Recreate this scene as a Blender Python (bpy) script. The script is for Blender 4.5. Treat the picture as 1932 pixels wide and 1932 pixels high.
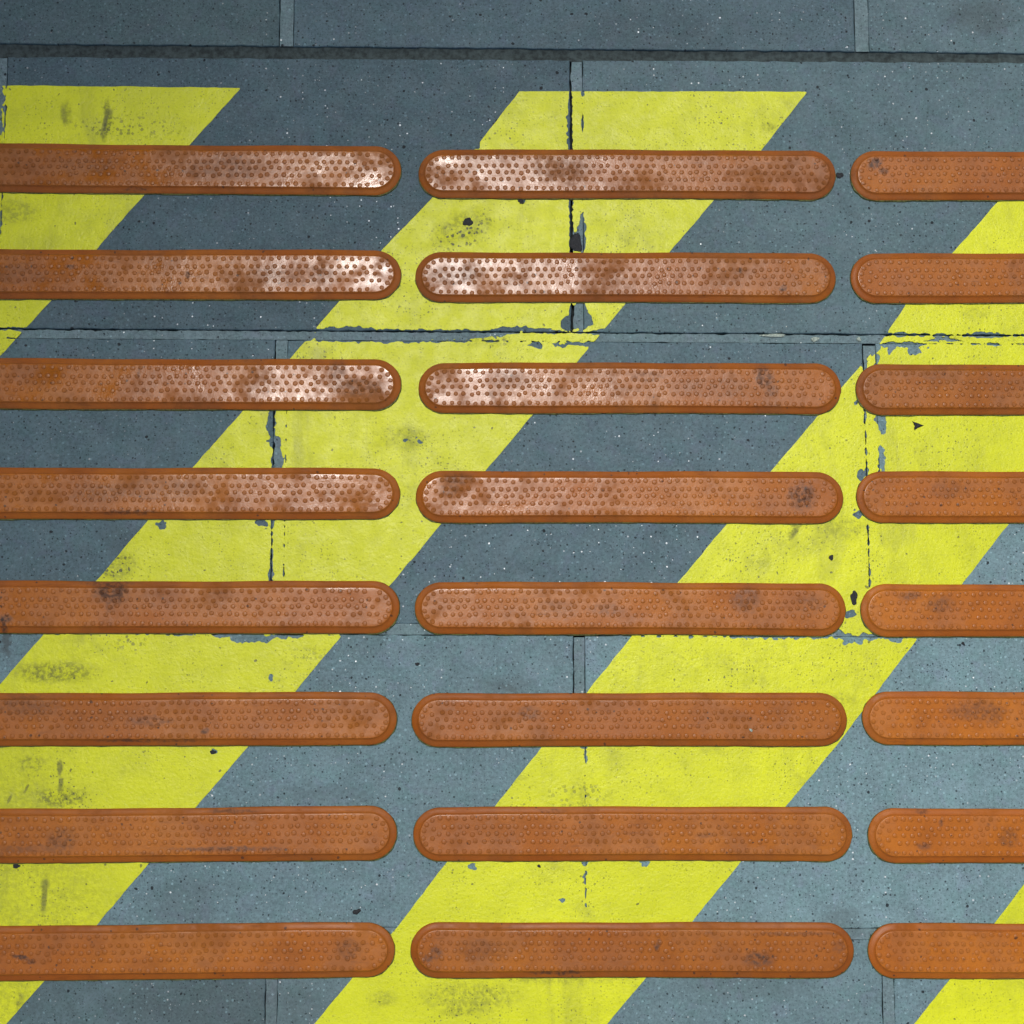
import bpy, bmesh, math, random
import numpy as np
from mathutils import Vector, Matrix

for o in list(bpy.data.objects): bpy.data.objects.remove(o)
sc = bpy.context.scene
R = math.radians
rnd = random.Random(7)

# ------------------------------------------------------------------ camera
H, TT = 0.97, 0.107                      # height over the paving, tan of the tilt
TILT = math.atan(TT)
DIST = H / math.cos(TILT)
SPAN = 0.717                             # metres of paving across the middle of the frame
cam = bpy.data.cameras.new('camera')
cam.sensor_width = cam.sensor_height = 36; cam.sensor_fit = 'HORIZONTAL'
cam.lens = 36 * DIST / SPAN
cam.clip_start = 0.01; cam.clip_end = 500
co = bpy.data.objects.new('camera', cam); sc.collection.objects.link(co)
co.location = (0, -H*TT, H); co.rotation_euler = (TILT, 0, 0)
sc.camera = co

# ------------------------------------------------------------------ light
SUN_DIR = Vector((-0.100, 0.295, 1)).normalized()      # towards the light
sun = bpy.data.lights.new('sun', 'SUN'); sun.energy = 1.5; sun.angle = R(13)
sun.color = (1.0, 0.97, 0.93)
so = bpy.data.objects.new('sun', sun); sc.collection.objects.link(so)
so.rotation_euler = SUN_DIR.to_track_quat('Z', 'Y').to_euler(); so.location = (0, 0, 4)
W = bpy.data.worlds.new('World'); sc.world = W; W.use_nodes = True
nt = W.node_tree; nt.nodes.clear()
sky = nt.nodes.new('ShaderNodeTexSky'); sky.sky_type = 'NISHITA'; sky.sun_disc = False
sky.sun_elevation = math.asin(SUN_DIR.z)
sky.sun_rotation = math.atan2(SUN_DIR.x, SUN_DIR.y)
sky.dust_density = 4; sky.air_density = 0.7; sky.ozone_density = 0.8
bg = nt.nodes.new('ShaderNodeBackground'); bg.inputs[1].default_value = 0.10
wo = nt.nodes.new('ShaderNodeOutputWorld')
nt.links.new(sky.outputs[0], bg.inputs[0]); nt.links.new(bg.outputs[0], wo.inputs[0])
sc.view_settings.view_transform = 'Standard'; sc.view_settings.look = 'None'
sc.view_settings.exposure = 0.5; sc.view_settings.gamma = 1
sc.view_settings.use_curve_mapping = False

# ------------------------------------------------------------------ measuring: photo units (1932 wide) to metres on the paving
def at(px, py):
    u = (px/1932 - .5) * SPAN / DIST
    v = (.5 - py/1932) * SPAN / DIST
    c, s = math.cos(TILT), math.sin(TILT)
    d = (u, v*c + s, v*s - c)
    t = H / -d[2]
    return (d[0]*t, -H*TT + d[1]*t)

MM = 0.001
MPP = SPAN/1932

# ------------------------------------------------------------------ numpy value noise
_tab = np.random.RandomState(11).rand(256, 256)
def vnoise(x, y, scale, seed=0):
    x = np.asarray(x)*scale + 37.1*seed + 500; y = np.asarray(y)*scale + 91.7*seed + 500
    xi = np.floor(x).astype(int); yi = np.floor(y).astype(int)
    fx = x-xi; fy = y-yi
    fx = fx*fx*(3-2*fx); fy = fy*fy*(3-2*fy)
    a = _tab[xi & 255, yi & 255]; b = _tab[(xi+1) & 255, yi & 255]
    c = _tab[xi & 255, (yi+1) & 255]; d = _tab[(xi+1) & 255, (yi+1) & 255]
    return (a*(1-fx)+b*fx)*(1-fy) + (c*(1-fx)+d*fx)*fy
def fnoise(x, y, scale, seed=0, oct=3):
    s = 0; a = .5; t = 0
    for k in range(oct):
        s = s + a*vnoise(x, y, scale*2**k, seed+k*5); t += a; a *= .5
    return s/t

# ------------------------------------------------------------------ object helpers
def link(o, parent=None):
    sc.collection.objects.link(o)
    if parent: o.parent = parent
    return o
def tag(o, label=None, cat=None, group=None, kind=None):
    if label: o['label'] = label
    if cat: o['category'] = cat
    if group: o['group'] = group
    if kind: o['kind'] = kind
    return o
def mesh_obj(name, verts, faces, mat, parent=None, smooth=False):
    me = bpy.data.meshes.new(name); me.from_pydata(verts, [], faces); me.update()
    me.materials.append(mat)
    if smooth: me.polygons.foreach_set('use_smooth', [True]*len(me.polygons))
    return link(bpy.data.objects.new(name, me), parent)

# ------------------------------------------------------------------ material helpers
class NB:
    def __init__(s, name):
        s.m = bpy.data.materials.new(name); s.m.use_nodes = True
        s.t = s.m.node_tree; s.b = s.t.nodes['Principled BSDF']
        g = s.t.nodes.new('ShaderNodeNewGeometry'); s.P = g.outputs['Position']
        s.N = g.outputs['Normal']
    def put(s, sock, v):
        if hasattr(v, 'default_value') and hasattr(v, 'links'): s.t.links.new(v, sock)
        else: sock.default_value = v
    def node(s, typ, ins, out=0, **kw):
        n = s.t.nodes.new(typ)
        for k, v in kw.items(): setattr(n, k, v)
        for k, v in ins.items(): s.put(n.inputs[k], v)
        return n.outputs[out]
    def math(s, op, a, b=0.0, c=None, clamp=False):
        n = s.t.nodes.new('ShaderNodeMath'); n.operation = op; n.use_clamp = clamp
        s.put(n.inputs[0], a); s.put(n.inputs[1], b)
        if c is not None: s.put(n.inputs[2], c)
        return n.outputs[0]
    def noise(s, scale, detail=3, rough=.55, vec=None, out=0, dist=0.0):
        return s.node('ShaderNodeTexNoise', {'Vector': vec or s.P, 'Scale': scale, 'Detail': detail, 'Roughness': rough, 'Distortion': dist}, out)
    def ramp(s, x, a, b, lo=0.0, hi=1.0, smooth=True):
        n = s.t.nodes.new('ShaderNodeMapRange'); n.interpolation_type = 'SMOOTHSTEP' if smooth else 'LINEAR'
        s.put(n.inputs[0], x); n.inputs[1].default_value = a; n.inputs[2].default_value = b
        n.inputs[3].default_value = lo; n.inputs[4].default_value = hi
        return n.outputs[0]
    def mix(s, f, a, b, blend='MIX'):
        n = s.t.nodes.new('ShaderNodeMix'); n.data_type = 'RGBA'; n.blend_type = blend
        s.put(n.inputs[0], f); 
        for k, v in ((6, a), (7, b)):
            if isinstance(v, tuple) and len(v) == 3: v = (*v, 1)
            s.put(n.inputs[k], v)
        return n.outputs[2]
    def specks(s, scale, size, keep, warp=0.0):
        """small scattered grains: one in some voronoi cells"""
        v = s.t.nodes.new('ShaderNodeTexVoronoi'); v.voronoi_dimensions = '2D'
        v.inputs['Scale'].default_value = scale
        p = s.P
        if warp:
            w = s.noise(scale*1.3, 2, .6, out=1)
            q = s.t.nodes.new('ShaderNodeVectorMath'); q.operation = 'SCALE'; s.put(q.inputs[0], w); q.inputs['Scale'].default_value = warp/scale
            r = s.t.nodes.new('ShaderNodeVectorMath'); r.operation = 'ADD'; s.put(r.inputs[0], s.P); s.put(r.inputs[1], q.outputs[0]); p = r.outputs[0]
        s.put(v.inputs['Vector'], p)
        sep = s.t.nodes.new('ShaderNodeSeparateColor'); s.t.links.new(v.outputs['Color'], sep.inputs[0])
        rad = s.math('MULTIPLY', sep.outputs[1], size)
        inside = s.math('LESS_THAN', v.outputs['Distance'], rad)
        k = s.math('LESS_THAN', sep.outputs[0], keep)
        return s.math('MULTIPLY', inside, k), sep.outputs[2]
    def spots(s, lst, warp_scale=110, warp=0.006):
        """marks with a place of their own: (px, py, rx, ry, strength, angle)"""
        w = s.noise(warp_scale, 4, .65, out=1)
        q = s.t.nodes.new('ShaderNodeVectorMath'); q.operation = 'SUBTRACT'; s.put(q.inputs[0], w); q.inputs[1].default_value = (.5, .5, .5)
        q2 = s.t.nodes.new('ShaderNodeVectorMath'); q2.operation = 'SCALE'; s.put(q2.inputs[0], q.outputs[0]); q2.inputs['Scale'].default_value = warp
        r = s.t.nodes.new('ShaderNodeVectorMath'); r.operation = 'ADD'; s.put(r.inputs[0], s.P); s.put(r.inputs[1], q2.outputs[0])
        acc = None
        for it in lst:
            px, py, rx, ry, st = it[:5]; an = it[5] if len(it) > 5 else 0
            x, y = at(px, py)
            m = s.t.nodes.new('ShaderNodeMapping'); m.vector_type = 'TEXTURE'
            m.inputs['Location'].default_value = (x, y, 0); m.inputs['Rotation'].default_value = (0, 0, R(an))
            m.inputs['Scale'].default_value = (rx*MPP, ry*MPP, 10)
            s.put(m.inputs['Vector'], r.outputs[0])
            l = s.t.nodes.new('ShaderNodeVectorMath'); l.operation = 'LENGTH'; s.t.links.new(m.outputs[0], l.inputs[0])
            f = s.ramp(l.outputs['Value'], 1.25, .45, 0, st)
            acc = f if acc is None else s.math('MAXIMUM', acc, f)
        return acc
    def bump(s, h, dist, strength=1.0, normal=None):
        ins = {'Height': h, 'Distance': dist, 'Strength': strength}
        if normal: ins['Normal'] = normal
        return s.node('ShaderNodeBump', ins)
    def out(s, col, rough, spec=.5, metal=0.0, normal=None):
        s.put(s.b.inputs['Base Color'], col); s.put(s.b.inputs['Roughness'], rough)
        s.put(s.b.inputs['Specular IOR Level'], spec); s.put(s.b.inputs['Metallic'], metal)
        if normal: s.put(s.b.inputs['Normal'], normal)
        return s.m

def concrete(name, base, grime, specks=1.0):
    n = NB(name)
    oc = n.t.nodes.new('ShaderNodeObjectInfo').outputs['Color']
    sepc = n.t.nodes.new('ShaderNodeSeparateColor'); n.t.links.new(oc, sepc.inputs[0])
    c = n.mix(n.ramp(n.noise(9, 4, .6), .3, .7), tuple(v*.86 for v in base), tuple(v*1.12 for v in base))
    c = n.mix(n.ramp(n.noise(38, 5, .62, dist=.6), .35, .68), tuple(v*.84 for v in base), c)
    c = n.mix(n.ramp(n.noise(380, 3, .65), .38, .66, 0, .42), c, tuple(v*1.55 for v in base), 'MIX')
    c = n.mix(n.ramp(n.noise(620, 3, .7), .50, .70, 0, .62), c, tuple(v*.45 for v in base))
    c = n.mix(n.ramp(n.noise(75, 3, .6), .44, .66, 0, .35), c, n.mix(1.0, c, (.86, 1.05, .96), 'MULTIPLY'))
    c = n.mix(n.ramp(n.noise(66, 3, .6, dist=.8), .52, .70, 0, .5), c, n.mix(1.0, c, (1.16, .98, 1.12), 'MULTIPLY'))
    c = n.mix(n.ramp(n.noise(24, 6, .7, dist=1.2), .50, .66, 0, .42), c, n.mix(1.0, c, (.74, .76, .74), 'MULTIPLY'))
    big = n.spots([(450,1900,330,70,.5), (60,1870,200,60,.3), (1290,60,260,60,.25), (1850,30,70,40,.5), (345,1700,60,50,.35), (950,1290,60,20,.35), (1590,1735,40,30,.4), (100,930,80,30,.25),
                   (1765,1880,30,30,.2), (1400,1860,120,30,.35), (300,1210,40,30,.4), (1140,1330,60,25,.45), (460,1540,50,20,.4),
                   (1500,1560,120,30,.2), (230,1025,60,30,.35,-40), (14,1208,9,34,1,-8), (960,1300,25,8,.7,-20), (620,1500,90,20,.25)], 70, .02)
    c = n.mix(n.math('MULTIPLY', big, .72), c, grime)
    # dark pores, two sizes, and pale aggregate grains
    p1, _ = n.specks(230, .17, .40*specks, .35)
    p2, _ = n.specks(480, .24, .45*specks, .35)
    p3, _ = n.specks(90, .10, .20*specks, .30)
    dark = n.math('MAXIMUM', n.math('MAXIMUM', n.math('MULTIPLY', p1, .8), n.math('MULTIPLY', p2, .5)), n.math('MULTIPLY', p3, .95))
    c = n.mix(dark, c, (.008, .014, .018))
    g1, _ = n.specks(260, .22, .2*specks, .3)
    c = n.mix(n.math('MULTIPLY', g1, .35), c, tuple(min(1, v*2.6) for v in base))
    # mica flecks: bare bright grains that only flash where the light is mirrored
    f1, _ = n.specks(185, .125, .11*specks, .1)
    f2, _ = n.specks(330, .13, .07*specks, .1)
    fl = n.math('MULTIPLY', n.math('MAXIMUM', f1, f2), n.ramp(n.noise(12, 3, .6), .36, .56, .25, 1))
    c = n.mix(fl, c, (.44, .48, .50))
    # each slab is multiplied by its own tint, darker towards the upper left
    c = n.mix(1.0, c, oc, 'MULTIPLY')
    rough = n.ramp(n.noise(60, 4, .6), .3, .7, .60, .75)
    rough = n.math('SUBTRACT', rough, n.math('MULTIPLY', fl, .22))
    hgt = n.math('SUBTRACT', n.noise(500, 4, .6), n.math('MULTIPLY', dark, .9))
    nor = n.bump(hgt, .0004, .55)
    nor = n.bump(n.noise(45, 3, .5), .0012, .35, nor)
    return n.out(c, rough, .3, n.math('MULTIPLY', fl, .75), nor)

M_SLAB = concrete('concrete_slab', (.124, .199, .221), (.05, .062, .062))
M_MORTAR = concrete('mortar', (.150, .222, .238), (.05, .06, .06), .5)

def mat_plain(name, col, rough=.8, scale=300, var=.4):
    n = NB(name)
    c = n.mix(n.ramp(n.noise(scale, 4, .65), .3, .7), tuple(v*(1-var) for v in col), tuple(v*(1+var) for v in col))
    nor = n.bump(n.noise(scale*1.5, 4, .65), .0006, .7)
    return n.out(c, rough, .4, 0.0, nor)
M_DIRT = mat_plain('joint_dirt', (.016, .022, .022), .95, 500)
M_GROOVE = mat_plain('groove_silt', (.040, .056, .055), .95, 260, .45)
M_BLACK = mat_plain('black_rubber', (.012, .014, .016), .7, 600)
M_GLUE_SHADE = mat_plain('old_glue_shade', (.085, .092, .018), .6, 500, .6)
M_STONE = mat_plain('pale_stone', (.30, .36, .30), .7, 600, .3)

# ---- yellow road paint
def make_paint():
    n = NB('yellow_paint')
    base = (.615, .600, .016)
    c = n.mix(n.ramp(n.noise(7, 3, .5), .3, .7), (.56, .60, .0055), (.64, .68, .008))
    c = n.mix(n.ramp(n.noise(60, 5, .6), .38, .66, 0, .5), c, (.50, .54, .011))
    c = n.mix(n.ramp(n.noise(650, 2, .6), .5, .8, 0, .35), c, (.36, .38, .03))
    # loose film of dirt, in soft clouds
    haze = n.math('MULTIPLY', n.ramp(n.noise(16, 5, .62), .52, .74), n.ramp(n.noise(120, 4, .7), .35, .65, .3, 1))
    c = n.mix(n.math('MULTIPLY', haze, .5), c, (.23, .25, .035))
    mp = n.t.nodes.new('ShaderNodeMapping'); mp.inputs['Rotation'].default_value = (0, 0, .35); mp.inputs['Scale'].default_value = (1, .28, 1)
    n.t.links.new(n.P, mp.inputs['Vector'])
    tread = n.math('MULTIPLY', n.ramp(n.noise(34, 6, .7, vec=mp.outputs[0], dist=.5), .50, .68), n.ramp(n.noise(6, 2, .5), .42, .62))
    c = n.mix(n.math('MULTIPLY', tread, .42), c, (.27, .29, .03))
    grime = n.spots([(30,1700,190,330,.30), (105,1268,85,22,.8), (115,1505,55,22,.85), (60,1440,30,22,.6), (215,1725,10,8,.4), (30,400,48,26,.5), (890,1880,95,30,.5),  # first spot: broad soft darkening over the lower left
                     (250,1700,50,18,.45), (720,1885,30,16,.4), (1050,1845,130,12,.4), (125,215,11,28,.6), (203,238,8,34,.9,-12), (203,205,6,20,.8),
                     (84,1690,7,38,.65,-3), (113,1448,6,16,.7), (115,1478,5,14,.6), (50,1488,4,12,.6,-20), (1497,1000,9,16,.75,-25), (1590,1000,55,22,.4),
                     (870,430,62,34,.5,20), (222,1068,38,28,.55), (905,640,60,18,.35), (760,825,60,24,.35), (1715,460,30,16,.35), (1450,240,14,14,.5),
                     (650,1590,60,26,.4), (205,1585,40,20,.45), (1555,1320,70,14,.45), (1110,1000,20,10,.3), (1250,1020,10,8,.3), (36,1885,5,22,.6),
                     (975,1465,24,14,.3), (700,1560,44,8,.35), (870,1905,40,14,.6), (170,1360,60,14,.3), (1290,640,6,10,.4), (190,1375,140,10,.25),
                     (1780,640,40,8,.35), (1840,590,30,14,.3), (1175,1560,50,20,.25), (1090,1515,20,60,.25)])
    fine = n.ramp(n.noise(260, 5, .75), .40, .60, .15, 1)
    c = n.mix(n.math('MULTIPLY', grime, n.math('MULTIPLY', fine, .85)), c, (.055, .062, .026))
    drips = n.spots([(84,1688,6,34,.9,-3), (86,1668,9,12,.8), (113,1447,6,16,.9), (115,1478,5,13,.8), (50,1488,3,9,.9,-25), (18,1508,3,11,.9,-25), (40,1885,6,12,.5),
                     (198,232,5,30,1,-14), (204,212,10,9,.9), (120,215,6,22,.6,12), (1498,1006,6,16,.7,-28), (1505,990,9,8,.6), (1290,640,3,9,.5), (1238,322,3,9,.6), (1715,1000,2,2,.1)], 260, .0022)
    c = n.mix(n.math('MULTIPLY', drips, .72), c, (.11, .115, .03))
    # pits where the paint did not bridge a pore; more of them in some clouds
    cl = n.ramp(n.noise(17, 4, .65), .42, .70, .12, 1)
    p1, r1 = n.specks(250, .17, .42, .6); p2, r2 = n.specks(480, .24, .42, .6); p3, r3 = n.specks(80, .065, .22, .5)
    k = n.math('MULTIPLY', n.math('MAXIMUM', n.math('MULTIPLY', p1, .85), n.math('MULTIPLY', p2, .75)), cl)
    k = n.math('MAXIMUM', k, n.math('MULTIPLY', p3, .7))
    peppery = n.spots([(872,440,62,30,1,25), (905,640,70,20,.8), (235,240,120,26,.6), (220,1070,36,26,1), (600,1240,90,20,.3), (245,1205,30,26,.7), (1090,1500,60,30,.5), (450,1390,40,20,.3), (160,1320,180,16,.25),(1280,1250,260,20,.15)], 60, .012)
    q1, _ = n.specks(330, .48, .75, .6)
    k = n.math('MAXIMUM', k, n.math('MULTIPLY', q1, n.math('MULTIPLY', peppery, .85)))
    c = n.mix(k, c, (.045, .055, .030))
    rough = n.ramp(n.noise(90, 4, .6), .3, .7, .34, .50)
    rough = n.math('ADD', rough, n.math('MULTIPLY', grime, .2))
    h = n.math('SUBTRACT', n.noise(380, 4, .6), n.math('MULTIPLY', k, .8))
    nor = n.bump(h, .0005, .8)
    nor = n.bump(n.noise(45, 3, .5), .0012, .5, nor)
    return n.out(c, rough, .33, 0.0, nor)
M_PAINT = make_paint()

BAR_MARKS = [(215,1118,38,26,.85), (210,1135,14,22,.6), (205,1100,60,6,.6), (1512,938,30,30,.8), (1440,712,20,26,.75,20), (1455,738,14,14,.5), (1430,1808,30,16,.7), (1426,1806,6,15,.9,-15),
             (1648,312,16,13,.9,20), (1665,327,10,8,.7), (1408,1132,30,26,.45), (1838,1340,60,22,.5), (1870,1350,20,20,.45), (45,1805,18,5,.95,-15), (62,1812,9,4,.8), (14,1168,15,9,1), (12,1184,6,14,1),
             (356,522,5,10,.85), (1396,512,4,6,.6), (1476,547,6,9,.9,-40), (136,505,9,5,.7), (1000,1345,24,14,.5), (390,1378,9,6,.8,10), (120,1585,30,30,.5), (425,1585,2,2,.1), (640,700,20,24,.5),
             (165,315,60,20,.3), (430,320,90,30,.4), (560,520,90,26,.35), (860,520,60,22,.35), (680,732,55,22,.45), (960,720,50,22,.35), (1220,712,40,12,.45), (1050,320,70,26,.25), (865,905,40,14,.5), (850,925,26,16,.4),
             (1050,1150,50,20,.3), (1140,1150,40,12,.35), (1770,1140,26,18,.5), (1715,1125,24,10,.55), (1610,735,30,20,.0), (290,1360,50,10,.5), (300,925,110,24,.3), (200,930,60,20,.35),
             (1240,1780,5,12,.75,-20), (825,1795,14,14,.6), (910,1790,60,26,.25), (1330,1575,20,6,.4), (1540,1300,40,5,.7), (660,1788,26,20,.45), (1860,1555,5,4,.6), (1772,1552,4,6,.85), (1740,1595,16,8,.6), (1900,1580,20,20,.45),
             (810,1805,10,8,.7), (60,1330,70,26,.4), (40,520,60,24,.3), (265,705,3,12,.5), (1485,1000,5,5,.1), (350,1130,150,26,.15), (1330,735,100,22,.2), (1530,1140,30,22,.35), (930,745,20,8,.3), (1785,926,40,20,.3), (1640,1300,40,20,.2),
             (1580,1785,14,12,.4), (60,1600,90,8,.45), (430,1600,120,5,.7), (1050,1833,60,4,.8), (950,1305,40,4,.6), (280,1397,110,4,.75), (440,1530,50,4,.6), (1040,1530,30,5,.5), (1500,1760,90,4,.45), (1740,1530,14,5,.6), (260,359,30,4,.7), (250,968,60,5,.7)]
def make_bar_mat(name, lo, hi, r0, r1, marks, extra=0.0, soil=.3):
    n = NB(name)
    c = n.mix(n.ramp(n.noise(11, 3, .55), .3, .7), lo, hi)
    c = n.mix(n.ramp(n.noise(48, 4, .6), .40, .70, 0, .55), c, tuple(v*.72 for v in lo))
    c = n.mix(n.ramp(n.noise(500, 3, .7), .5, .75, 0, .35), c, tuple(v*.6 for v in lo))
    mp = n.t.nodes.new('ShaderNodeMapping'); mp.inputs['Scale'].default_value = (.16, 1, 1); n.t.links.new(n.P, mp.inputs['Vector'])
    scr = n.ramp(n.noise(260, 4, .6, vec=mp.outputs[0]), .60, .70, 0, .35)
    c = n.mix(scr, c, tuple(v*.5 for v in lo))
    # foot traffic film and its own black scuffs
    film = n.math('MULTIPLY', n.ramp(n.noise(23, 5, .66), .46, .64), n.ramp(n.noise(170, 3, .7), .3, .6, .4, 1))
    c = n.mix(n.math('MULTIPLY', film, soil), c, (.095, .042, .016))
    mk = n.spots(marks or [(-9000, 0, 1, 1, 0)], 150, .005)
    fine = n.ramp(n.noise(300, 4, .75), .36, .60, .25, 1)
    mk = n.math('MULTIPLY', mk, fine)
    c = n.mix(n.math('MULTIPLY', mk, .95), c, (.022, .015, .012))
    p1, _ = n.specks(170, .16, .12, .4)
    c = n.mix(n.math('MULTIPLY', p1, .7), c, (.03, .018, .012))
    rough = n.ramp(n.noise(42, 4, .6), .32, .66, r0, r1)
    rough = n.math('ADD', n.math('ADD', rough, extra), n.math('MULTIPLY', n.math('MAXIMUM', film, mk), .40))
    nor = n.bump(n.noise(85, 3, .5), .0007, .35)
    nor = n.bump(n.noise(900, 3, .6), .0001, .6, nor)
    m = n.out(c, rough, .36, 0.0, nor)
    n.b.inputs['Subsurface Weight'].default_value = .0
    return m

# ------------------------------------------------------------------ paving layout
# course boundaries: (upper edge of the joint, lower edge) at three places across the photo
def line3(p): return [at(*q) for q in p]
def yfit(p):
    w = line3(p); (x0, y0), (x1, y1) = w[0], w[-1]
    return ((y1-y0)/(x1-x0)*(0-x0)+y0, (y1-y0)/(x1-x0))
def yat(l, x): return l[0] + l[1]*x
J = [   # upper line and lower line of each joint, seen from the top of the picture
    (yfit([(0, 82), (1932, 100)]), yfit([(0, 107), (1932, 118)])),
    (yfit([(0, 619), (1932, 632)]), yfit([(0, 638), (1932, 650)])),
    (yfit([(0, 1172), (1932, 1182)]), yfit([(0, 1195), (1932, 1203)])),
    (yfit([(0, 1748), (1932, 1752)]), yfit([(0, 1770), (1932, 1774)])),
]
PITCH = .2135
up = [( (J[0][0][0]+PITCH*(k+1), J[0][0][1]), (J[0][1][0]+PITCH*(k+1), J[0][1][1]) ) for k in range(4)][::-1]
dn = [( (J[3][0][0]-PITCH*(k+1), J[3][0][1]), (J[3][1][0]-PITCH*(k+1), J[3][1][1]) ) for k in range(4)]
JA = up + J + dn
N_UP = len(up)
LEN = at(1640, 60)[0] - at(542, 60)[0]          # slab length with its joint
# left edge of a vertical joint in each visible course: (px, py) and width in photo units
VJ = {0: (527, 50, 27), 1: (1076, 350, 24), 2: (514, 900, 25), 3: (1083, 1500, 22), 4: (500, 1890, 23)}
VJ2 = {0: 1612, 1: 5-24, 2: 1634, 4: 1665}
courses = []
for i in range(len(JA)-1):
    courses.append((JA[i][1], JA[i+1][0]))        # top line, bottom line of a course
# course index of the topmost visible one
def joints_x(ci):
    k = ci - (N_UP-1)
    if k in VJ:
        px, py, w = VJ[k]; x0 = at(px, py)[0]; wid = at(px+w, py)[0]-x0
    else:
        x0 = at(1080 if k % 2 else 505, 900)[0] + ((ci*37) % 5)*.002; wid = .009
    xs = [x0 + LEN*j for j in range(-4, 5)]
    if k in VJ2:
        x2 = at(VJ2[k], VJ[k][1])[0]
        j = min(range(len(xs)), key=lambda q: abs(xs[q]-x2)); xs[j] = x2
    return [(x, x+wid) for x in xs]

slab_no = 0
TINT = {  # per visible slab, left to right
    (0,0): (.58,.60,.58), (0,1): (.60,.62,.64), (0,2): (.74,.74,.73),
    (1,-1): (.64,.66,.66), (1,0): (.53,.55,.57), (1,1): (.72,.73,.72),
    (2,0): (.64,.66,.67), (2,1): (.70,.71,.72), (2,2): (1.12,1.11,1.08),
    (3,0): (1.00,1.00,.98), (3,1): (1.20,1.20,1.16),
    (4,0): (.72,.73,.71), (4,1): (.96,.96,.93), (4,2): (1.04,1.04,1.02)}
BEVEL = .0011
def slab(x0, x1, lt, lb, tint, label):
    n = 120
    g = []
    xs = [x0 + (x1-x0)*i/n for i in range(n+1)]
    sd = rnd.random()*40
    def wob(t): return float((vnoise(t*1000*.12, sd, 1)-.5)*.0008 + (vnoise(t*1000*.9, sd+9, 1)-.5)*.0005)
    top = [(x, yat(lt, x)+wob(x)) for x in xs]; bot = [(x, yat(lb, x)+wob(x+3)) for x in xs]
    lef = [(x0+wob(i*.0036+7), top[0][1]+(bot[0][1]-top[0][1])*i/60) for i in range(1, 60)]
    rig = [(x1+wob(i*.0036+27), top[-1][1]+(bot[-1][1]-top[-1][1])*i/60) for i in range(1, 60)]
    loop = bot + rig[::-1] + top[::-1] + lef
    bm = bmesh.new()
    vs = [bm.verts.new((x, y, 0)) for x, y in loop]
    f = bm.faces.new(vs); 
    if f.normal.z < 0: f.normal_flip()
    f.normal_update()
    if f.normal.z < 0: f.normal_flip()
    r = bmesh.ops.extrude_face_region(bm, geom=[f])
    nv = [v for v in r['geom'] if isinstance(v, bmesh.types.BMVert)]
    for v in nv: v.co.z -= .03
    bmesh.ops.recalc_face_normals(bm, faces=bm.faces)
    ed = [e for e in bm.edges if all(abs(v.co.z) < 1e-6 for v in e.verts)]
    bmesh.ops.bevel(bm, geom=ed, offset=BEVEL, segments=3, profile=.55, affect='EDGES')
    cx, cy = (x0+x1)/2, (yat(lt, x0)+yat(lb, x0))/2
    for v in bm.verts: v.co.x -= cx; v.co.y -= cy
    me = bpy.data.meshes.new('paving_slab'); bm.to_mesh(me); bm.free()
    me.materials.append(M_SLAB)
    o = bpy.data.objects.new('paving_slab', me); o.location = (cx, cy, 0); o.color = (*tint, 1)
    link(o); tag(o, label, None, 'concrete paving slabs laid in staggered courses', 'structure')
    return o
COURSE_WORD = {0: 'topmost course', 1: 'second course, under the deep groove', 2: 'third course', 3: 'fourth course', 4: 'bottom course'}
for ci, (lt, lb) in enumerate(courses):
    k = ci - (N_UP-1)
    jx = joints_x(ci)
    for j in range(len(jx)-1):
        x0, x1 = jx[j][1], jx[j+1][0]
        vis = k in range(0, 5) and x1 > at(0, 900)[0] and x0 < at(1932, 900)[0]
        t = None; lab = 'grey speckled concrete paving slab outside the picture'
        if vis:
            idx = sum(1 for a, b in jx[:j+1] if at(0, 60)[0] < (a+b)/2) if k != 1 else (0 if x0 > at(-40, 350)[0] and x0 < 0.0 else 1)
            if k == 1 and x1 < at(300, 350)[0]: idx = -1
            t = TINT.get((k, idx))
            side = {0: ['at the left', 'in the middle', 'at the right'], 1: ['on the left', 'on the right'], 2: ['at the left', 'in the middle', 'at the right'], 3: ['on the left', 'on the right'], 4: ['at the left', 'in the middle', 'at the right']}[k]
            lab = ('dark' if t and t[0] < .75 else 'mid' if t and t[0] < .95 else 'pale') + ' blue-grey speckled concrete slab ' + side[max(0, min(idx, len(side)-1))] + ' of the ' + COURSE_WORD[k]
        if t is None:
            q = .8 + .3*rnd.random(); t = (q, q, q)
        slab(x0, x1, lt, lb, t, lab)

# added, unseen canopy: its edge shades the upper left and grades the light
def shade_roof():
    h = 3.6; n = Vector((.8, -.6, 0)); t = Vector((.6, .8, 0))
    gx, gy = at(250, 400)
    c = Vector((gx, gy, 0)) + Vector((SUN_DIR.x/SUN_DIR.z*h, SUN_DIR.y/SUN_DIR.z*h, h))
    v, f = [], []
    def box(a, b, z0, z1, w0, w1):
        k = len(v)
        for z in (z0, z1):
            for (q, r) in ((a, w0), (b, w0), (b, w1), (a, w1)):
                p = c + n*q + t*r; v.append((p.x, p.y, z))
        f.extend([(k, k+3, k+2, k+1), (k+4, k+5, k+6, k+7)] + [(k+i, k+(i+1) % 4, k+4+(i+1) % 4, k+4+i) for i in range(4)])
    box(-4.5, 0, h, h+.14, -6, 6)
    box(-.12, -.02, h-.16, h-.002, -6, 6)
    for w in (-5, 5):
        box(-2.3, -2.1, 0, h-.002, w-.1, w+.1)
    o = mesh_obj('added_shade_canopy', v, f, mat_plain('shade_canopy_paint', (.42, .44, .45), .6, 40, .1))
    tag(o, 'pale flat canopy added overhead for shade, outside the picture', kind='structure')
shade_roof()

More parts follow.
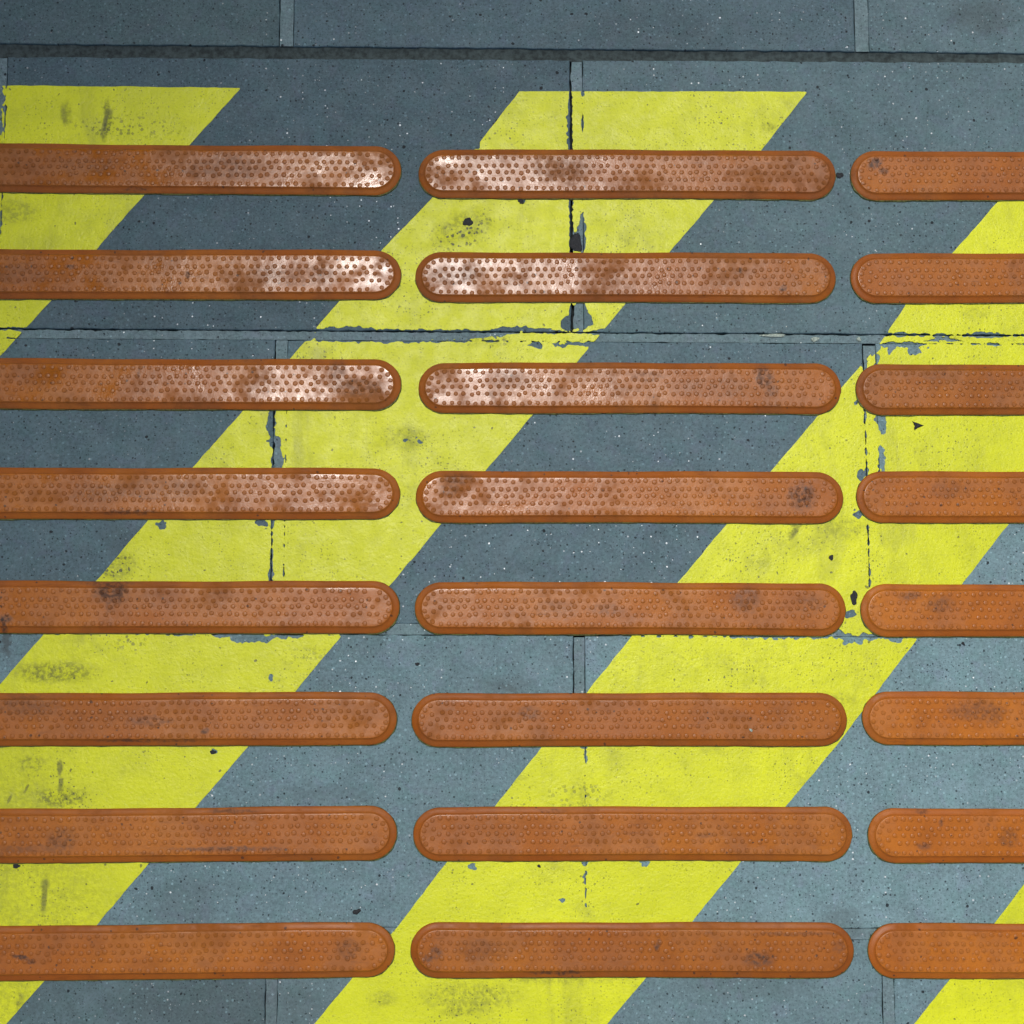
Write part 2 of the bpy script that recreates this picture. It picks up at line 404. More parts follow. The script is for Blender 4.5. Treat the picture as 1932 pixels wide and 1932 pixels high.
# bed under the joints, the mortar strips and the silt in the deep groove
Y0, Y1 = -1.3, 1.3
X0, X1 = joints_x(0)[0][0]+.3, joints_x(0)[-1][0]-.3
o = mesh_obj('joint_bed', [(-2, -1.3, -.0075), (2, -1.3, -.0075), (2, 1.5, -.0075), (-2, 1.5, -.0075)], [(0, 1, 2, 3)], M_DIRT)
tag(o, 'dark dirt at the bottom of the open joints between slabs', kind='structure')
mv, mf = [], []
def strip(pts_a, pts_b, z, mv, mf):
    """ribbon between two polylines with sides going down"""
    b = len(mv); n = len(pts_a)
    for (x, y) in pts_a: mv.append((x, y, z))
    for (x, y) in pts_b: mv.append((x, y, z))
    for (x, y) in pts_a: mv.append((x, y, z-.006))
    for (x, y) in pts_b: mv.append((x, y, z-.006))
    for i in range(n-1):
        mf.append((b+i, b+i+1, b+n+i+1, b+n+i))
        mf.append((b+i+1, b+i, b+2*n+i, b+2*n+i+1))
        mf.append((b+n+i, b+n+i+1, b+3*n+i+1, b+3*n+i))
def rag(t, seed, amp): return float((fnoise(t, seed, 160, 3)-.5)*2*amp)
CR = .0004
for i, (lu, ll) in enumerate(JA):
    deep = (i == N_UP)
    xs = np.arange(-1.9, 1.9, .0018)
    tight = 1 if i <= N_UP+1 else .35
    a = [(x, yat(lu, x) - .0001 - (CR + abs(rag(x, i, .0014)))*tight) for x in xs]
    b = [(x, yat(ll, x) + (.0002 + abs(rag(x, i+9, .0004)))) for x in xs]
    if deep: continue
    strip(b, a, -.0005 if i != N_UP+1 else -.0009, mv, mf)
for ci, (lt, lb) in enumerate(courses):
    for (x0, x1) in joints_x(ci):
        ys = np.arange(yat(lb, x0), yat(lt, x0), .0018)
        snug = 1 if ci-(N_UP-1) in (1, 2) else .35
        wide = .0011 if ci-(N_UP-1) == 1 else 0
        a = [(x0 + CR + (wide if y < at(1076, 172)[1] else 0) + abs(rag(y, ci+30+x0*7, .0016))*snug, y) for y in ys]
        b = [(x1 - .0002 - abs(rag(y, ci+60+x0*7, .0005)), y) for y in ys]
        if len(a) > 1: strip(b, a, -.0004, mv, mf)
o = mesh_obj('mortar', mv, mf, M_MORTAR)
o.color = (.84, .85, .84, 1); tag(o, 'narrow blue-grey mortar strips filling the joints between the slabs', kind='structure')
gv, gf = [], []
xs = np.arange(-1.9, 1.9, .002); lu, ll = JA[N_UP]
rows = 7
for r in range(rows):
    for x in xs:
        f = r/(rows-1); y = yat(ll, x)*(1-f) + yat(lu, x)*f
        z = -.0016 - .0012*math.sin(math.pi*f) + .0016*float(fnoise(x, y, 240, 8)-.5)
        gv.append((x, y + (-.0005 if r == 0 else .0005 if r == rows-1 else 0), z))
nx = len(xs)
for r in range(rows-1):
    for i in range(nx-1): gf.append((r*nx+i, r*nx+i+1, (r+1)*nx+i+1, (r+1)*nx+i))
o = mesh_obj('groove_silt', gv, gf, M_GROOVE, smooth=True)
tag(o, 'dark silt in the deep groove across the top of the paving', kind='structure')
# the plain ground all round, to the horizon
n_ = NB('far_paving')
br = n_.t.nodes.new('ShaderNodeTexBrick'); br.inputs['Scale'].default_value = 1
br.inputs['Brick Width'].default_value = LEN; br.inputs['Row Height'].default_value = PITCH; br.inputs['Mortar Size'].default_value = .004
br.inputs['Color1'].default_value = (.14, .18, .20, 1); br.inputs['Color2'].default_value = (.11, .15, .17, 1); br.inputs['Mortar'].default_value = (.03, .04, .04, 1)
n_.t.links.new(n_.P, br.inputs['Vector'])
n_.out(br.outputs['Color'], .7)
ring = [(-60, -60), (60, -60), (60, 60), (-60, 60)]
o = mesh_obj('ground', [(x, y, -.012) for x, y in ring], [(0, 1, 2, 3)], n_.m); tag(o, 'plain paved ground all round', kind='structure')

# ------------------------------------------------------------------ painted stripes
def poly(*pts): return [at(*p) for p in pts]
S1 = poly((-90, 160), (455, 166), (270, 370), (96, 568), (0, 672), (-120, 806), (-700, 1440), (-1240, 1440))
S2 = poly((980, 172), (1524, 173), (1437, 283), (1345, 380), (1180, 573), (1087, 685), (918, 886), (742, 1097), (642, 1203), (557, 1305), (372, 1520), (187, 1740), (82, 1852), (-100, 2060),
          (-280, 2270), (-880, 2270), (-300, 1625), (-80, 1380), (0, 1291), (80, 1200), (183, 1095), (365, 880), (555, 668), (600, 615), (722, 470), (810, 380), (896, 281), (905, 281), (905, 268))
S3 = poly((2060, 175), (2605, 176), (2080, 785), (1903, 988), (1815, 1102), (1730, 1206), (1575, 1410), (1482, 1522), (1305, 1740), (1218, 1845), (1150, 1927), (860, 2270),
          (290, 2270), (593, 1932), (665, 1846), (748, 1752), (840, 1630), (933, 1522), (1022, 1410), (1108, 1305), (1190, 1203), (1280, 1098), (1455, 888), (1545, 783), (1632, 680), (1665, 642), (1710, 573), (1800, 475))
S4 = poly((3100, 178), (3650, 178), (2420, 1640), (1890, 2270), (1430, 2270), (1725, 1932), (1793, 1846), (1876, 1743), (1932, 1668), (2300, 1235))
S5 = poly((-980, 160), (-440, 160), (-1400, 1200), (-1900, 1200))

def signed(poly_, X, Y):
    """signed distance, negative inside"""
    d = np.full(X.shape, 9.0); ins = np.zeros(X.shape, bool); n = len(poly_)
    for i in range(n):
        ax, ay = poly_[i]; bx, by = poly_[(i+1) % n]
        ex, ey = bx-ax, by-ay; L = ex*ex+ey*ey
        if L < 1e-14: continue
        t = np.clip(((X-ax)*ex + (Y-ay)*ey)/L, 0, 1)
        d = np.minimum(d, np.hypot(X-ax-t*ex, Y-ay-t*ey))
        c = ((ay > Y) != (by > Y))
        with np.errstate(divide='ignore', invalid='ignore'):
            xi = ax + (Y-ay)*ex/(ey if abs(ey) > 1e-12 else 1e-12)
        ins ^= (c & (X < xi))
    return np.where(ins, -d, d)

# places where paint has lifted: (px, py, rx, ry, angle)
CHIPS = [(515, 832, 9, 10, 0), (523, 865, 10, 40, 0), (512, 800, 9, 26, 0), (495, 988, 14, 8, -20), (510, 1090, 7, 12, 0),
         (470, 1202, 36, 9, 0), (500, 1206, 20, 7, 0), (545, 1200, 30, 5, 0), (420, 1199, 20, 4, 0), (305, 990, 9, 9, 0),
         (1087, 455, 12, 22, 0), (1092, 590, 16, 22, 0), (1070, 610, 14, 14, 30), (1083, 600, 10, 22, 0), (1098, 440, 8, 40, 0), (1110, 600, 7, 16, 20), (1075, 240, 5, 60, 0),
         (730, 634, 180, 12, 0), (860, 630, 110, 8, 0), (985, 622, 60, 5, 0), (1010, 651, 16, 5, 0), (1090, 650, 50, 4, 0), (660, 622, 50, 6, 0), (1120, 655, 10, 6, 0),
         (1700, 650, 50, 5, 0), (1725, 662, 12, 10, 0), (1680, 655, 10, 12, 10), (1780, 640, 40, 4, 0), (1752, 657, 5, 3, 0), (1650, 700, 6, 20, 0), (1632, 690, 6, 12, 0), (1655, 675, 5, 10, 0),
         (1664, 800, 6, 22, 0), (1664, 870, 6, 30, 0), (1660, 790, 10, 8, 20), (1625, 898, 9, 12, 0), (1619, 971, 10, 8, 0), (1632, 750, 5, 8, 0), (1616, 760, 5, 4, 0),
         (1605, 1158, 12, 8, 0), (1640, 1202, 90, 5, 0), (1604, 1206, 14, 10, 0), (1620, 1208, 8, 8, 0), (1690, 1206, 14, 8, 0), (1560, 1202, 60, 3, 0), (1480, 1201, 90, 3, 0), (1585, 1196, 14, 8, 0),
         (1102, 1408, 7, 6, 0), (1104, 1430, 3, 12, 0), (1105, 1628, 6, 6, 0), (1104, 1655, 3, 14, 0), (1062, 1700, 3, 4, 0), (983, 379, 7, 5, 0), 
         (795, 833, 5, 4, 0), (765, 833, 5, 4, 0), (785, 825, 4, 2, 0), (890, 1636, 8, 5, 0), (948, 872, 4, 6, 0), (1100, 605, 12, 20, 0), (1215, 1628, 9, 5, 0),
         (403, 1418, 6, 5, 0), (2, 200, 4, 70, 0), 
         (510, 1279, 6, 5, -40), (1650, 660, 14, 6, 30)]
def chip_field(X, Y):
    """positive where no paint is left, in metres"""
    f = np.full(X.shape, -1.0)
    wx = (fnoise(X, Y, 330, 2)-.5)*.0050; wy = (fnoise(X, Y, 330, 9)-.5)*.0050
    for (px, py, rx, ry, an) in CHIPS:
        cx, cy = at(px, py); rx *= MPP; ry *= MPP
        c, s = math.cos(R(an)), math.sin(R(an))
        dx, dy = X+wx-cx, Y+wy-cy
        u, v = (dx*c+dy*s)/rx, (-dx*s+dy*c)/ry
        f = np.maximum(f, (1-np.hypot(u, v))*min(rx, ry))
    n1 = fnoise(X, Y, 90, 21); n2 = fnoise(X, Y, 420, 22)
    # along the cracks beside the mortar
    for i, (lu, ll) in enumerate(JA):
        for side, l in ((0, lu), (1, ll)):
            base = .0009 if side == 0 else .0002
            if i == N_UP+2 and side == 0: base = -.0012
            if i == N_UP+3: base -= .0022
            d = np.abs(Y - (l[0] + l[1]*X) + (.0004 if side == 0 else 0))
            w = base + .0060*np.maximum(0, n1-.56) + .0026*(n2-.5)
            f = np.maximum(f, w-d)
    for ci, (lt, lb) in enumerate(courses):
        k = ci-(N_UP-1)
        inside = (Y < lt[0]+lt[1]*X) & (Y > lb[0]+lb[1]*X)
        for (x0, x1) in joints_x(ci):
            for side, xx in ((0, x0), (1, x1)):
                thick = {1: .0012, 2: .0006, 3: .0001, 4: -.0004}.get(k, .0003) if side == 0 else {1: .0001, 2: .0000, 3: -.0008, 4: -.001}.get(k, 0)
                if k == 3: thick = -.0006 if side == 0 else .0001
                d = np.abs(X - xx - (.0004 if side == 0 else -.0002))
                w = thick + (.0015 if k == 3 else .0045)*np.maximum(0, n1-.55) + .0026*(n2-.5)
                f = np.where(inside, np.maximum(f, w-d), f)
    return f

def paint_mesh(name, poly_, label, step=.001):
    xs0 = max(min(p[0] for p in poly_), -.52); xs1 = min(max(p[0] for p in poly_), .52)
    ys0 = max(min(p[1] for p in poly_), -.50); ys1 = min(max(p[1] for p in poly_), .45)
    xs = np.arange(math.floor(xs0/step)-1, math.ceil(xs1/step)+2)*step
    ys = np.arange(math.floor(ys0/step)-1, math.ceil(ys1/step)+2)*step
    X, Y = np.meshgrid(xs, ys, indexing='ij')
    wob = (fnoise(X, Y, 120, 40)-.5)*.0010
    F = np.maximum(signed(poly_, X, Y)+wob, chip_field(X, Y))       # <0 painted
    F = np.where((X < xs0) | (X > xs1) | (Y < ys0) | (Y > ys1), .01, F)
    F = np.where(np.abs(F) < 1e-6, 1e-6, F)
    nx, ny = X.shape
    Z = .00030
    verts, faces, idx = [], [], {}
    ins = F < 0
    gi = -np.ones((nx, ny), int)
    w = np.argwhere(ins)
    gi[ins] = np.arange(len(w))
    verts = [(float(xs[a]), float(ys[b]), Z) for a, b in w]
    c4 = ins[:-1, :-1].astype(int) + ins[1:, :-1] + ins[1:, 1:] + ins[:-1, 1:]
    full = np.argwhere(c4 == 4)
    for a, b in full: faces.append((int(gi[a, b]), int(gi[a+1, b]), int(gi[a+1, b+1]), int(gi[a, b+1])))
    ev = {}
    def edge(a, b, c, d):
        key = (a, b, c, d) if (a, b) < (c, d) else (c, d, a, b)
        if key not in ev:
            f0, f1 = F[key[0], key[1]], F[key[2], key[3]]; t = f0/(f0-f1)
            x = xs[key[0]]+(xs[key[2]]-xs[key[0]])*t; y = ys[key[1]]+(ys[key[3]]-ys[key[1]])*t
            ev[key] = len(verts); verts.append((float(x), float(y), Z*.85))
        return ev[key]
    walls = []
    for a, b in np.argwhere((c4 > 0) & (c4 < 4)):
        cs = [(a, b), (a+1, b), (a+1, b+1), (a, b+1)]
        loop = []
        for q in range(4):
            p, r = cs[q], cs[(q+1) % 4]
            if ins[p]: loop.append(('v', int(gi[p])))
            if ins[p] != ins[r]: loop.append(('e', edge(*p, *r), ins[p]))
        # walk: one polygon is enough for all cases except the saddle, which is drawn as two
        ids = [l[1] for l in loop]
        if len(ids) == 6 and c4[a, b] == 2 and ins[cs[0]] == ins[cs[2]]:
            k0 = next(q for q in range(6) if loop[q][0] == 'v')
            l2 = loop[k0:]+loop[:k0]
            faces.append((l2[5][1], l2[0][1], l2[1][1])); faces.append((l2[2][1], l2[3][1], l2[4][1]))
            walls += [(l2[1][1], l2[5][1]), (l2[4][1], l2[2][1])]
        elif len(ids) >= 3:
            faces.append(tuple(ids))
            n = len(loop)
            for q in range(n):
                if loop[q][0] == 'e' and loop[(q+1) % n][0] == 'e': walls.append((loop[q][1], loop[(q+1) % n][1]))
    low = {}
    def lowv(i):
        if i not in low:
            low[i] = len(verts); verts.append((verts[i][0], verts[i][1], -.0002))
        return low[i]
    for p, q in walls: faces.append((q, p, lowv(p), lowv(q)))
    o = mesh_obj(name, verts, faces, M_PAINT)
    tag(o, label, 'painted stripe', 'yellow diagonal stripes painted on the paving')
    return o
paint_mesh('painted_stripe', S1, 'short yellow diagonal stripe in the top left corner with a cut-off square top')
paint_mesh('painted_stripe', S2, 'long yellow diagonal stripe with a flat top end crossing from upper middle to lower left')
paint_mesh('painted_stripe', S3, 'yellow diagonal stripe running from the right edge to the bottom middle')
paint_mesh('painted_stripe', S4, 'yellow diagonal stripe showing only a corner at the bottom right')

# ------------------------------------------------------------------ tactile bars
BL, BW, BH = .2960, .0362, .0032
INSET = .0046
SEG = 28
def stadium(hl, r, n=SEG, ns=40):
    """outline, counter-clockwise, straight sides subdivided"""
    c = hl - r; pts = []
    for i in range(n+1):
        a = -math.pi/2 + math.pi*i/n; pts.append((c + r*math.cos(a), r*math.sin(a)))
    for i in range(1, ns): pts.append((c - 2*c*i/ns, r))
    for i in range(n+1):
        a = math.pi/2 + math.pi*i/n; pts.append((-c + r*math.cos(a), r*math.sin(a)))
    for i in range(1, ns): pts.append((-c + 2*c*i/ns, -r))
    return pts
def build_bar_meshes(seed):
    wav = random.Random(seed); w0, w1, w2 = [wav.uniform(0, 6.3) for _ in range(3)]
    def bend(v):
        return [(x, y*(1+.009*math.sin(x*31+w1)+.005*math.sin(x*83+w2)) + .00018*math.sin(x*22+w0) + .00007*math.sin(x*71+w2), z) for x, y, z in v]
    hl, hr = BL/2, BW/2
    # rim: foot, small vertical edge, slope with a soft hollow, up to a crisp shoulder
    prof = [(0, -.0008), (0, .0004), (.00018, .0007), (.0006, .00098), (INSET*.45, .00148), (INSET*.76, .00196), (INSET*.86, .00222), (INSET*.95, .00275), (INSET, BH-.00030)]
    rings = [stadium(hl-i, hr-i) for i, z in prof]
    v, f = [], []
    n = len(rings[0])
    for (i, z), rg in zip(prof, rings): v += [(x, y, z) for x, y in rg]
    for k in range(len(prof)-1):
        for q in range(n): f.append((k*n+q, k*n+(q+1) % n, (k+1)*n+(q+1) % n, (k+1)*n+q))
    rim = bpy.data.meshes.new('bevelled_rim'); rim.from_pydata(bend(v), [], f); rim.materials.append(None)
    rim.polygons.foreach_set('use_smooth', [True]*len(f)); rim.update()
    # bead of old glue and dirt at the foot, darkened low for contact shade
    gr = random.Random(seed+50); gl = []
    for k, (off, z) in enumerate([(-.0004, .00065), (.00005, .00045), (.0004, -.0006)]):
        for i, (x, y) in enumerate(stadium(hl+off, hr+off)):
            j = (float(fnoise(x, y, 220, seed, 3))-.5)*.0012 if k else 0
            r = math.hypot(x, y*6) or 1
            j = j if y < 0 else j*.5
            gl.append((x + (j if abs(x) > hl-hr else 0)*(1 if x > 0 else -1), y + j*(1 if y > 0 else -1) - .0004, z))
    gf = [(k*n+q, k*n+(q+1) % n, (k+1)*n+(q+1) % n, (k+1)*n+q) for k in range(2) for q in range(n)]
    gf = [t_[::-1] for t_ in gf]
    glue = bpy.data.meshes.new('glue_shade_bead'); glue.from_pydata(bend(gl), [], gf); glue.materials.append(M_GLUE_SHADE); glue.update()
    # top plate: tiny rounded shoulder, then flat, subdivided so it can sag a little
    tp = [(INSET+.00002, BH-.00034), (INSET+.00010, BH-.00012), (INSET+.00032, BH-.00001), (INSET+.0006, BH+.00002)]
    tp += [(INSET+.0006+(hr-INSET-.0012)*q/6, BH+.00002-.00006*math.sin(q/6*math.pi/2)) for q in range(1, 7)]
    v, f = [], []
    for i, z in tp: v += [(x, y, z) for x, y in stadium(hl-i, hr-i)]
    for k in range(len(tp)-1):
        for q in range(n): f.append((k*n+q, k*n+(q+1) % n, (k+1)*n+(q+1) % n, (k+1)*n+q))
    f.append(tuple((len(tp)-1)*n+q for q in range(n)))
    # studs
    n_flat = len(f)
    r_in = hr - INSET
    SX = .00543; ST = .00168; SH = .00042
    pts = []
    m_arc = r_in - .0023
    c = hl - hr
    rows = [m_arc, .0050, .0003, -.0047, -m_arc]
    pat = {0: [0, 0, 0, -.8, .35, -.6], 1: [0, .1, 0, .3, -.6, .3], 2: [0, .2, -.1, .6, -.5, .7], 3: [.1, -.1, 0, -.6, .5, -.2], 4: [0, 0, 0, -.2, -.7, .1]}
    pax = {0: [0, .0, 0, .2, .1, -.1], 1: [.3, 0, -.1, -.6, .5, 0], 2: [-.3, .1, .6, -.2, .3, -.4], 3: [.2, 0, -.2, .5, -.5, .2], 4: [0, 0, 0, .1, .3, -.1]}
    nx = int(2*c/SX)
    for ri, y in enumerate(rows):
        off = SX/2 if ri in (1, 3) else 0
        for k in range(nx+2):
            x = -c + off + (k)*SX + pax[ri][k % 6]*MM
            yy = y + pat[ri][k % 6]*MM
            if ri in (0, 4):
                if x > c+.0005: continue
            elif abs(x) > c + (r_in-.0023-.0052) - abs(yy)*.35: continue
            pts.append((x, yy))
    for s in (-1, 1):
        for a in (-62, -36, -12, 12, 36, 62) if s > 0 else (-60, -34, -11, 13, 37, 61):
            aa = R(a); pts.append((s*(c + m_arc*math.cos(aa)), m_arc*math.sin(aa)))
        pts.append((s*(c+.0042), .0035)); pts.append((s*(c+.0048), -.0024)); 
    keep = []
    for p in pts:
        if all((p[0]-q[0])**2+(p[1]-q[1])**2 > .0032**2 for q in keep): keep.append(p)
    rr = random.Random(5)
    for (x, y) in keep:
        x += rr.uniform(-.00025, .00025); y += rr.uniform(-.0002, .0002)
        s = rr.uniform(.93, 1.07); b = len(v); m = 14
        ps = [(1.0, -.00022), (.975, .00012), (.90, SH*.58), (.72, SH*.88), (.38, SH*.98)]
        for rad, z in ps:
            for q in range(m):
                a = 2*math.pi*q/m; v.append((x+ST*s*rad*math.cos(a), y+ST*s*rad*math.sin(a), BH+z))
        v.append((x, y, BH+SH))
        for k in range(len(ps)-1):
            for q in range(m): f.append((b+k*m+q, b+k*m+(q+1) % m, b+(k+1)*m+(q+1) % m, b+(k+1)*m+q))
        for q in range(m): f.append((b+4*m+q, b+4*m+(q+1) % m, b+5*m))
    top = bpy.data.meshes.new('studded_top'); top.from_pydata(bend(v), [], f); top.materials.append(None); top.materials.append(None)
    top.polygons.foreach_set('material_index', [0]*n_flat + [1]*(len(f)-n_flat))
    top.polygons.foreach_set('use_smooth', [True]*len(f)); top.update()
    return rim, top, glue
BARS = [build_bar_meshes(q) for q in range(4)]

# measured: centre height at the left and right of each bar, and the ends that show
ROWS = [  # col1: y at x=0, y at x=644, right end | col2: left end, y left, right end, y right | col3: left end, y left, y at x=1932
    (317.5, 323.0, 757, 790, 328.5, 1576, 331.0, 1604, 332.5, 332.5),
    (517.5, 519.5, 757, 784, 523.0, 1576, 525.5, 1604, 526.5, 525.0),
    (724.0, 726.5, 757, 790, 732.0, 1586, 733.5, 1614, 735.5, 735.5),
    (930.5, 932.0, 755, 785, 937.0, 1590, 939.5, 1615, 938.5, 938.0),
    (1145., 1146., 754, 783, 1146.5, 1595, 1150., 1623, 1151.5, 1151.5),
    (1357., 1356., 749, 777, 1358., 1597, 1357., 1626, 1355., 1355.),
    (1577., 1572., 749, 780, 1573., 1607, 1572.5, 1637, 1576., 1576.),
    (1798., 1792., 745, 775, 1791.5, 1610, 1792., 1637, 1793.5, 1793.5)]
ORD = ['top', 'second', 'third', 'fourth', 'fifth', 'sixth', 'seventh', 'bottom']
LAB = [
 ['top left bar over the square-topped yellow stripe, pinkish sheen at its round end',
  'top middle bar, rosy sheen at its left end, under the flat yellow stripe end',
  'top right bar, plain orange with a black scuff at its rounded left end'],
 ['second bar down the left column, white sheen at its right end',
  'second bar down the middle column, brightest white glare at its left end',
  'second bar down the right column, plain orange, above the cracked slab joint'],
 ['third bar down the left column, patchy white sheen, under the ragged joint',
  'third bar down the middle column, white sheen left, dark smudge right',
  'third bar down the right column, dull orange over yellow paint above the triangular black chip'],
 ['fourth bar down the left column, brown-orange, row of bright stud glints',
  'fourth bar down the middle column, with a square dark smudge near its right end',
  'fourth bar down the right column, pale orange lying across the broad yellow stripe'],
 ['fifth bar down the left column, with a dark sooty smudge across its upper studs',
  'fifth bar down the middle column, tan-orange, right end beside the black oval spot',
  'fifth bar down the right column, orange with two faint smudges near its rounded left end'],
 ['sixth bar down the left column, between two dirty patches of yellow paint',
  'sixth bar down the middle column, one tiny pale grain lying on it',
  'sixth bar down the right column, broad brown smudge, left tip touching yellow'],
 ['seventh bar down the left column, amber, above the long drip mark',
  'seventh bar down the middle column, lying across the lower yellow stripe and its thin crack',
  'seventh bar down the right column, bright amber lying wholly on grey paving'],
 ['bottom bar of the left column, amber with a short black scuff near the left edge',
  'bottom bar of the middle column, dark scuffed patch of studs toward its right end',
  'bottom bar of the right column, amber, above the corner of the last stripe']]
# tone of each bar, row by row; brighter at the lower right
TONE = [(.92, .84, .92), (.94, .84, .92), (.96, .88, .84), (.96, .96, 1.0), (.95, .95, 1.08), (.93, .90, 1.10), (.95, .94, 1.12), (.95, .88, 1.08)]
LREF = []
for r, (ya, yb, e1, l2, y2l, r2, y2r, l3, y3l, y3r) in enumerate(ROWS):
    for c in range(3):
        if c == 0:
            A, B = at(0, ya), at(e1, yb + (yb-ya)*.15); fix = 'B'
        elif c == 1:
            A, B = at(l2, y2l), at(r2, y2r); fix = 'M'
        else:
            A, B = at(l3, y3l), at(1932, y3r); fix = 'A'
        dx, dy = B[0]-A[0], B[1]-A[1]; L = math.hypot(dx, dy); ux, uy = dx/L, dy/L
        if c == 1: LREF.append(L)
        if fix == 'M': cx, cy = (A[0]+B[0])/2, (A[1]+B[1])/2; sx = L/BL
        elif fix == 'B': sx = 1.05; cx, cy = B[0]-ux*BL*sx/2, B[1]-uy*BL*sx/2
        else: cx, cy, sx = A[0]+ux*BL/2, A[1]+uy*BL/2, 1
        o = bpy.data.objects.new('tactile_bar', None); link(o)
        o.empty_display_size = .02
        flip = rnd.random() < .5
        o.location = (cx, cy, .0006 + rnd.uniform(-.0001, .0001)); o.scale = (sx, 1, 1)
        o.rotation_euler = (R(rnd.uniform(-.25, .25)), R(rnd.uniform(-.05, .05)), math.atan2(uy, ux))
        tag(o, LAB[r][c], 'tactile bar', 'orange studded tactile bars fixed in rows')
        # each bar carries its own scuffs, so each has its own skin
        marks = [m for m in BAR_MARKS if abs(m[1]-ya) < 75 and (-200, 770, 1600)[c]-25 < m[0] < (770, 1600, 2200)[c]+25]
        t = TONE[r][c]; RIM, TOP, GLUE_SHADE = BARS[(r*2+c*3) % 4]
        link(bpy.data.objects.new('glue_shade_bead', GLUE_SHADE), o)
        for nm, me, lo, hi, r0, r1 in (('bevelled_rim', RIM, (.300, .076, .003), (.350, .102, .004), .34, .48), ('studded_top', TOP, (.340, .096, .006), (.410, .128, .007), .13, .30)):
            p = link(bpy.data.objects.new(nm, me), o)
            p.material_slots[0].link = 'OBJECT'
            p.material_slots[0].material = make_bar_mat('orange_rubber', tuple(q*t for q in lo), tuple(q*t for q in hi), r0, r1, marks, 0.0, .34 if r < 3 else .17)
            if nm == 'studded_top':
                p.material_slots[1].link = 'OBJECT'
                p.material_slots[1].material = make_bar_mat('orange_rubber_matt', tuple(q*t*.88 for q in lo), tuple(q*t*.88 for q in hi), r0, r1, marks, .20, .34 if r < 3 else .17)
print('bar lengths', [round(l*1000, 1) for l in LREF], 'slab len', LEN, [round((yat(t, 0)-yat(b, 0))*1000, 1) for t, b in courses])

# ------------------------------------------------------------------ grit and chips lying about
def lump(name, px, py, rx, ry, hgt, ang, mat, label, cat, seed, pts=None, z=.0003):
    """small flat-bottomed irregular crumb with a domed top"""
    x0, y0 = at(px, py); rx *= MPP; ry *= MPP; g = random.Random(seed); n = 22
    v, f = [], []
    prof = [(1.0, 0), (1.0, .35), (.86, .8), (.5, 1.0)]
    if pts:
        out = []
        for i in range(len(pts)):
            (ax, ay), (bx, by) = pts[i], pts[(i+1) % len(pts)]
            for k in range(5): out.append((ax+(bx-ax)*k/5 + g.uniform(-.04, .04), ay+(by-ay)*k/5 + g.uniform(-.04, .04)))
        n = len(out)
    else:
        ph = [g.uniform(0, 6.3) for _ in range(4)]
        out = []
        for i in range(n):
            a = 2*math.pi*i/n; r_ = 1 + .16*math.sin(2*a+ph[0]) + .12*math.sin(3*a+ph[1]) + .08*math.sin(5*a+ph[2]) + g.uniform(-.05, .05)
            out.append((math.cos(a)*r_, math.sin(a)*r_))
    for s, h in prof:
        for (x, y) in out: v.append((x*rx*s, y*ry*s, h*hgt*(1+g.uniform(-.08, .08)*(h > 0))))
    v.append((0, 0, hgt*1.02)); b = (len(prof)-1)*n
    for k in range(len(prof)-1):
        for q in range(n): f.append((k*n+q, k*n+(q+1) % n, (k+1)*n+(q+1) % n, (k+1)*n+q))
    for q in range(n): f.append((b+q, b+(q+1) % n, len(v)-1))
    o = mesh_obj(name, v, f, mat); o.location = (x0, y0, z); o.rotation_euler.z = R(ang)
    return tag(o, label, cat, 'specks of grit stuck to the paving')
ON = .0003
lump('rubber_chip', 1731, 803, 10, 8, .0010, 0, M_BLACK, 'black triangular chip on yellow paint under the third bar of the right column', 'chip', 1, [(-1, 1), (1.15, .05), (-.75, -1.1), (-.55, -.1)])
lump('tar_spot', 1611, 1128, 6.5, 13, .0006, 6, M_BLACK, 'black upright oval spot on yellow paint between the middle and right fifth bars', 'spot', 2)
lump('tar_spot', 883, 419, 8.5, 9, .0007, 0, M_BLACK, 'round black spot on the pale yellow paint between the top two middle bars', 'spot', 3)
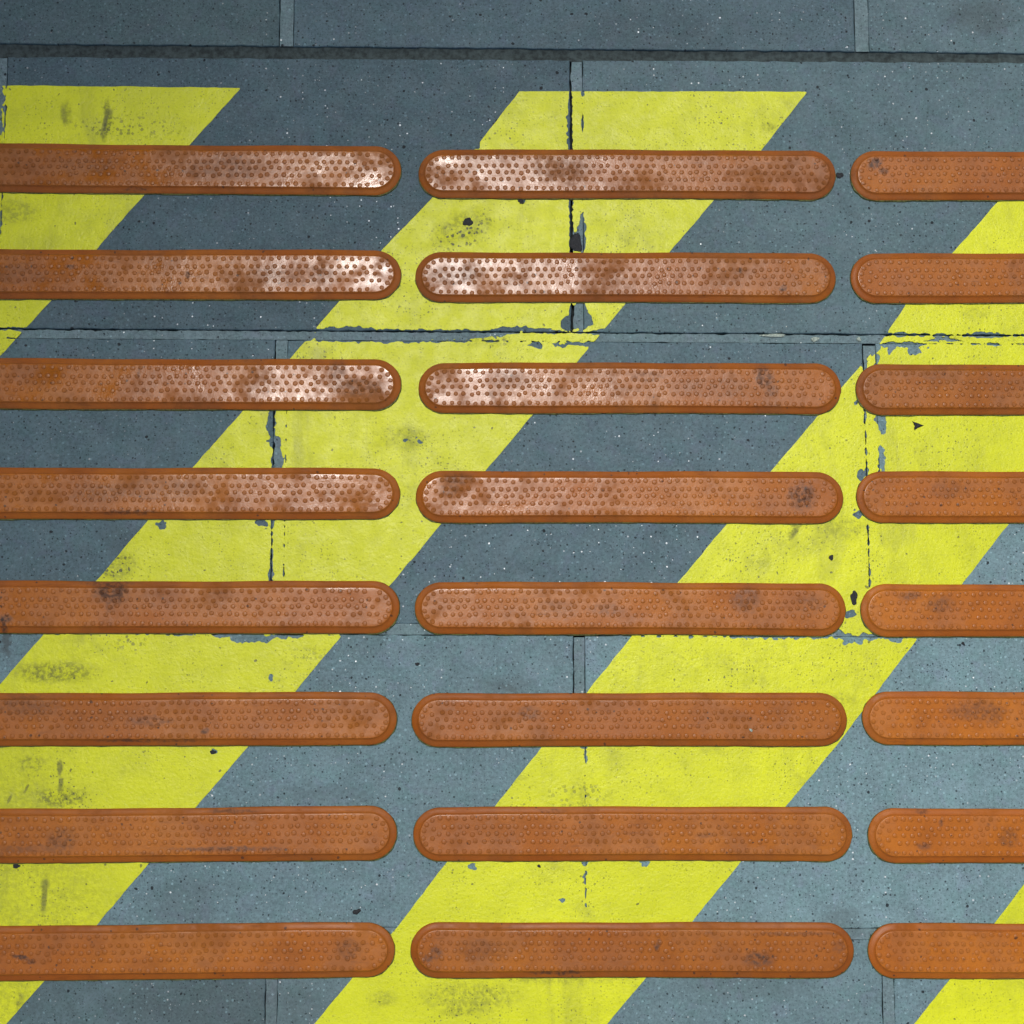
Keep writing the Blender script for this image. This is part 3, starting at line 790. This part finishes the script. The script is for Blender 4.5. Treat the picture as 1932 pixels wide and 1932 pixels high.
lump('tar_spot', 1584, 331, 6.5, 6.5, .0008, 0, M_BLACK, 'dark blob on grey paving between the top middle and top right bars', 'spot', 4, z=0)
lump('tar_spot', 983, 380, 6, 5, .0005, 0, M_BLACK, 'small squarish dark spot just under the top middle bar', 'spot', 5)
lump('tar_spot', 1568, 1052, 5, 4.5, .0006, 0, M_BLACK, 'small dark spot on yellow paint between the fourth and fifth rows at right', 'spot', 6)
lump('tar_spot', 673, 1720, 7, 5, .0008, 25, M_BLACK, 'dark crumb on grey paving above the bottom left bar near its right end', 'crumb', 7, z=0)
lump('tar_spot', 787, 1253, 3.6, 3.6, .0005, 0, M_BLACK, 'round dark dot on grey paving between the left and middle sixth-row bar ends', 'dot', 8, z=0)
lump('tar_spot', 402, 1419, 5.5, 4, .0006, 15, M_BLACK, 'dark oval grain on yellow paint just under the sixth left bar', 'grain', 9)
lump('tar_spot', 31, 1634, 6.5, 4, .0006, 20, M_BLACK, 'dark grain on yellow paint just under the seventh left bar at the left edge', 'grain', 10)
lump('tar_spot', 1017, 1634, 3, 3, .0005, 0, M_BLACK, 'tiny black dot on yellow paint just under the seventh middle bar', 'dot', 11)
lump('tar_spot', 1817, 1214, 3, 3, .0006, 0, M_BLACK, 'black dot on pale grey paving near the right edge below the fifth row', 'dot', 12, z=0)
lump('dirt_clod', 1087, 458, 10, 22, .0009, 3, M_BLACK, 'black dirt clod filling the vertical joint above the second middle bar', 'dirt clod', 13, z=-.0004)
lump('pale_pebble', 1460, 633, 22, 4, .0016, -2, M_STONE, 'long pale pebble lodged in the slab joint between the second and third rows', 'pebble', 14, z=-.0010)
lump('pale_pebble', 1538, 640, 8, 5, .0016, -8, M_STONE, 'small round pale pebble lodged in the slab joint, right of the long one', 'pebble', 15, z=-.0010)
lump('pale_pebble', 1621, 640, 4, 5, .0014, -20, M_STONE, 'tiny pale pebble in the slab joint beside the yellow stripe edge', 'pebble', 16, z=-.0010)
lump('pale_pebble', 1415, 1377, 3.6, 2.4, .0006, -25, M_STONE, 'tiny pale grain lying on the sixth middle bar toward its right end', 'grain', 17, z=.0038)
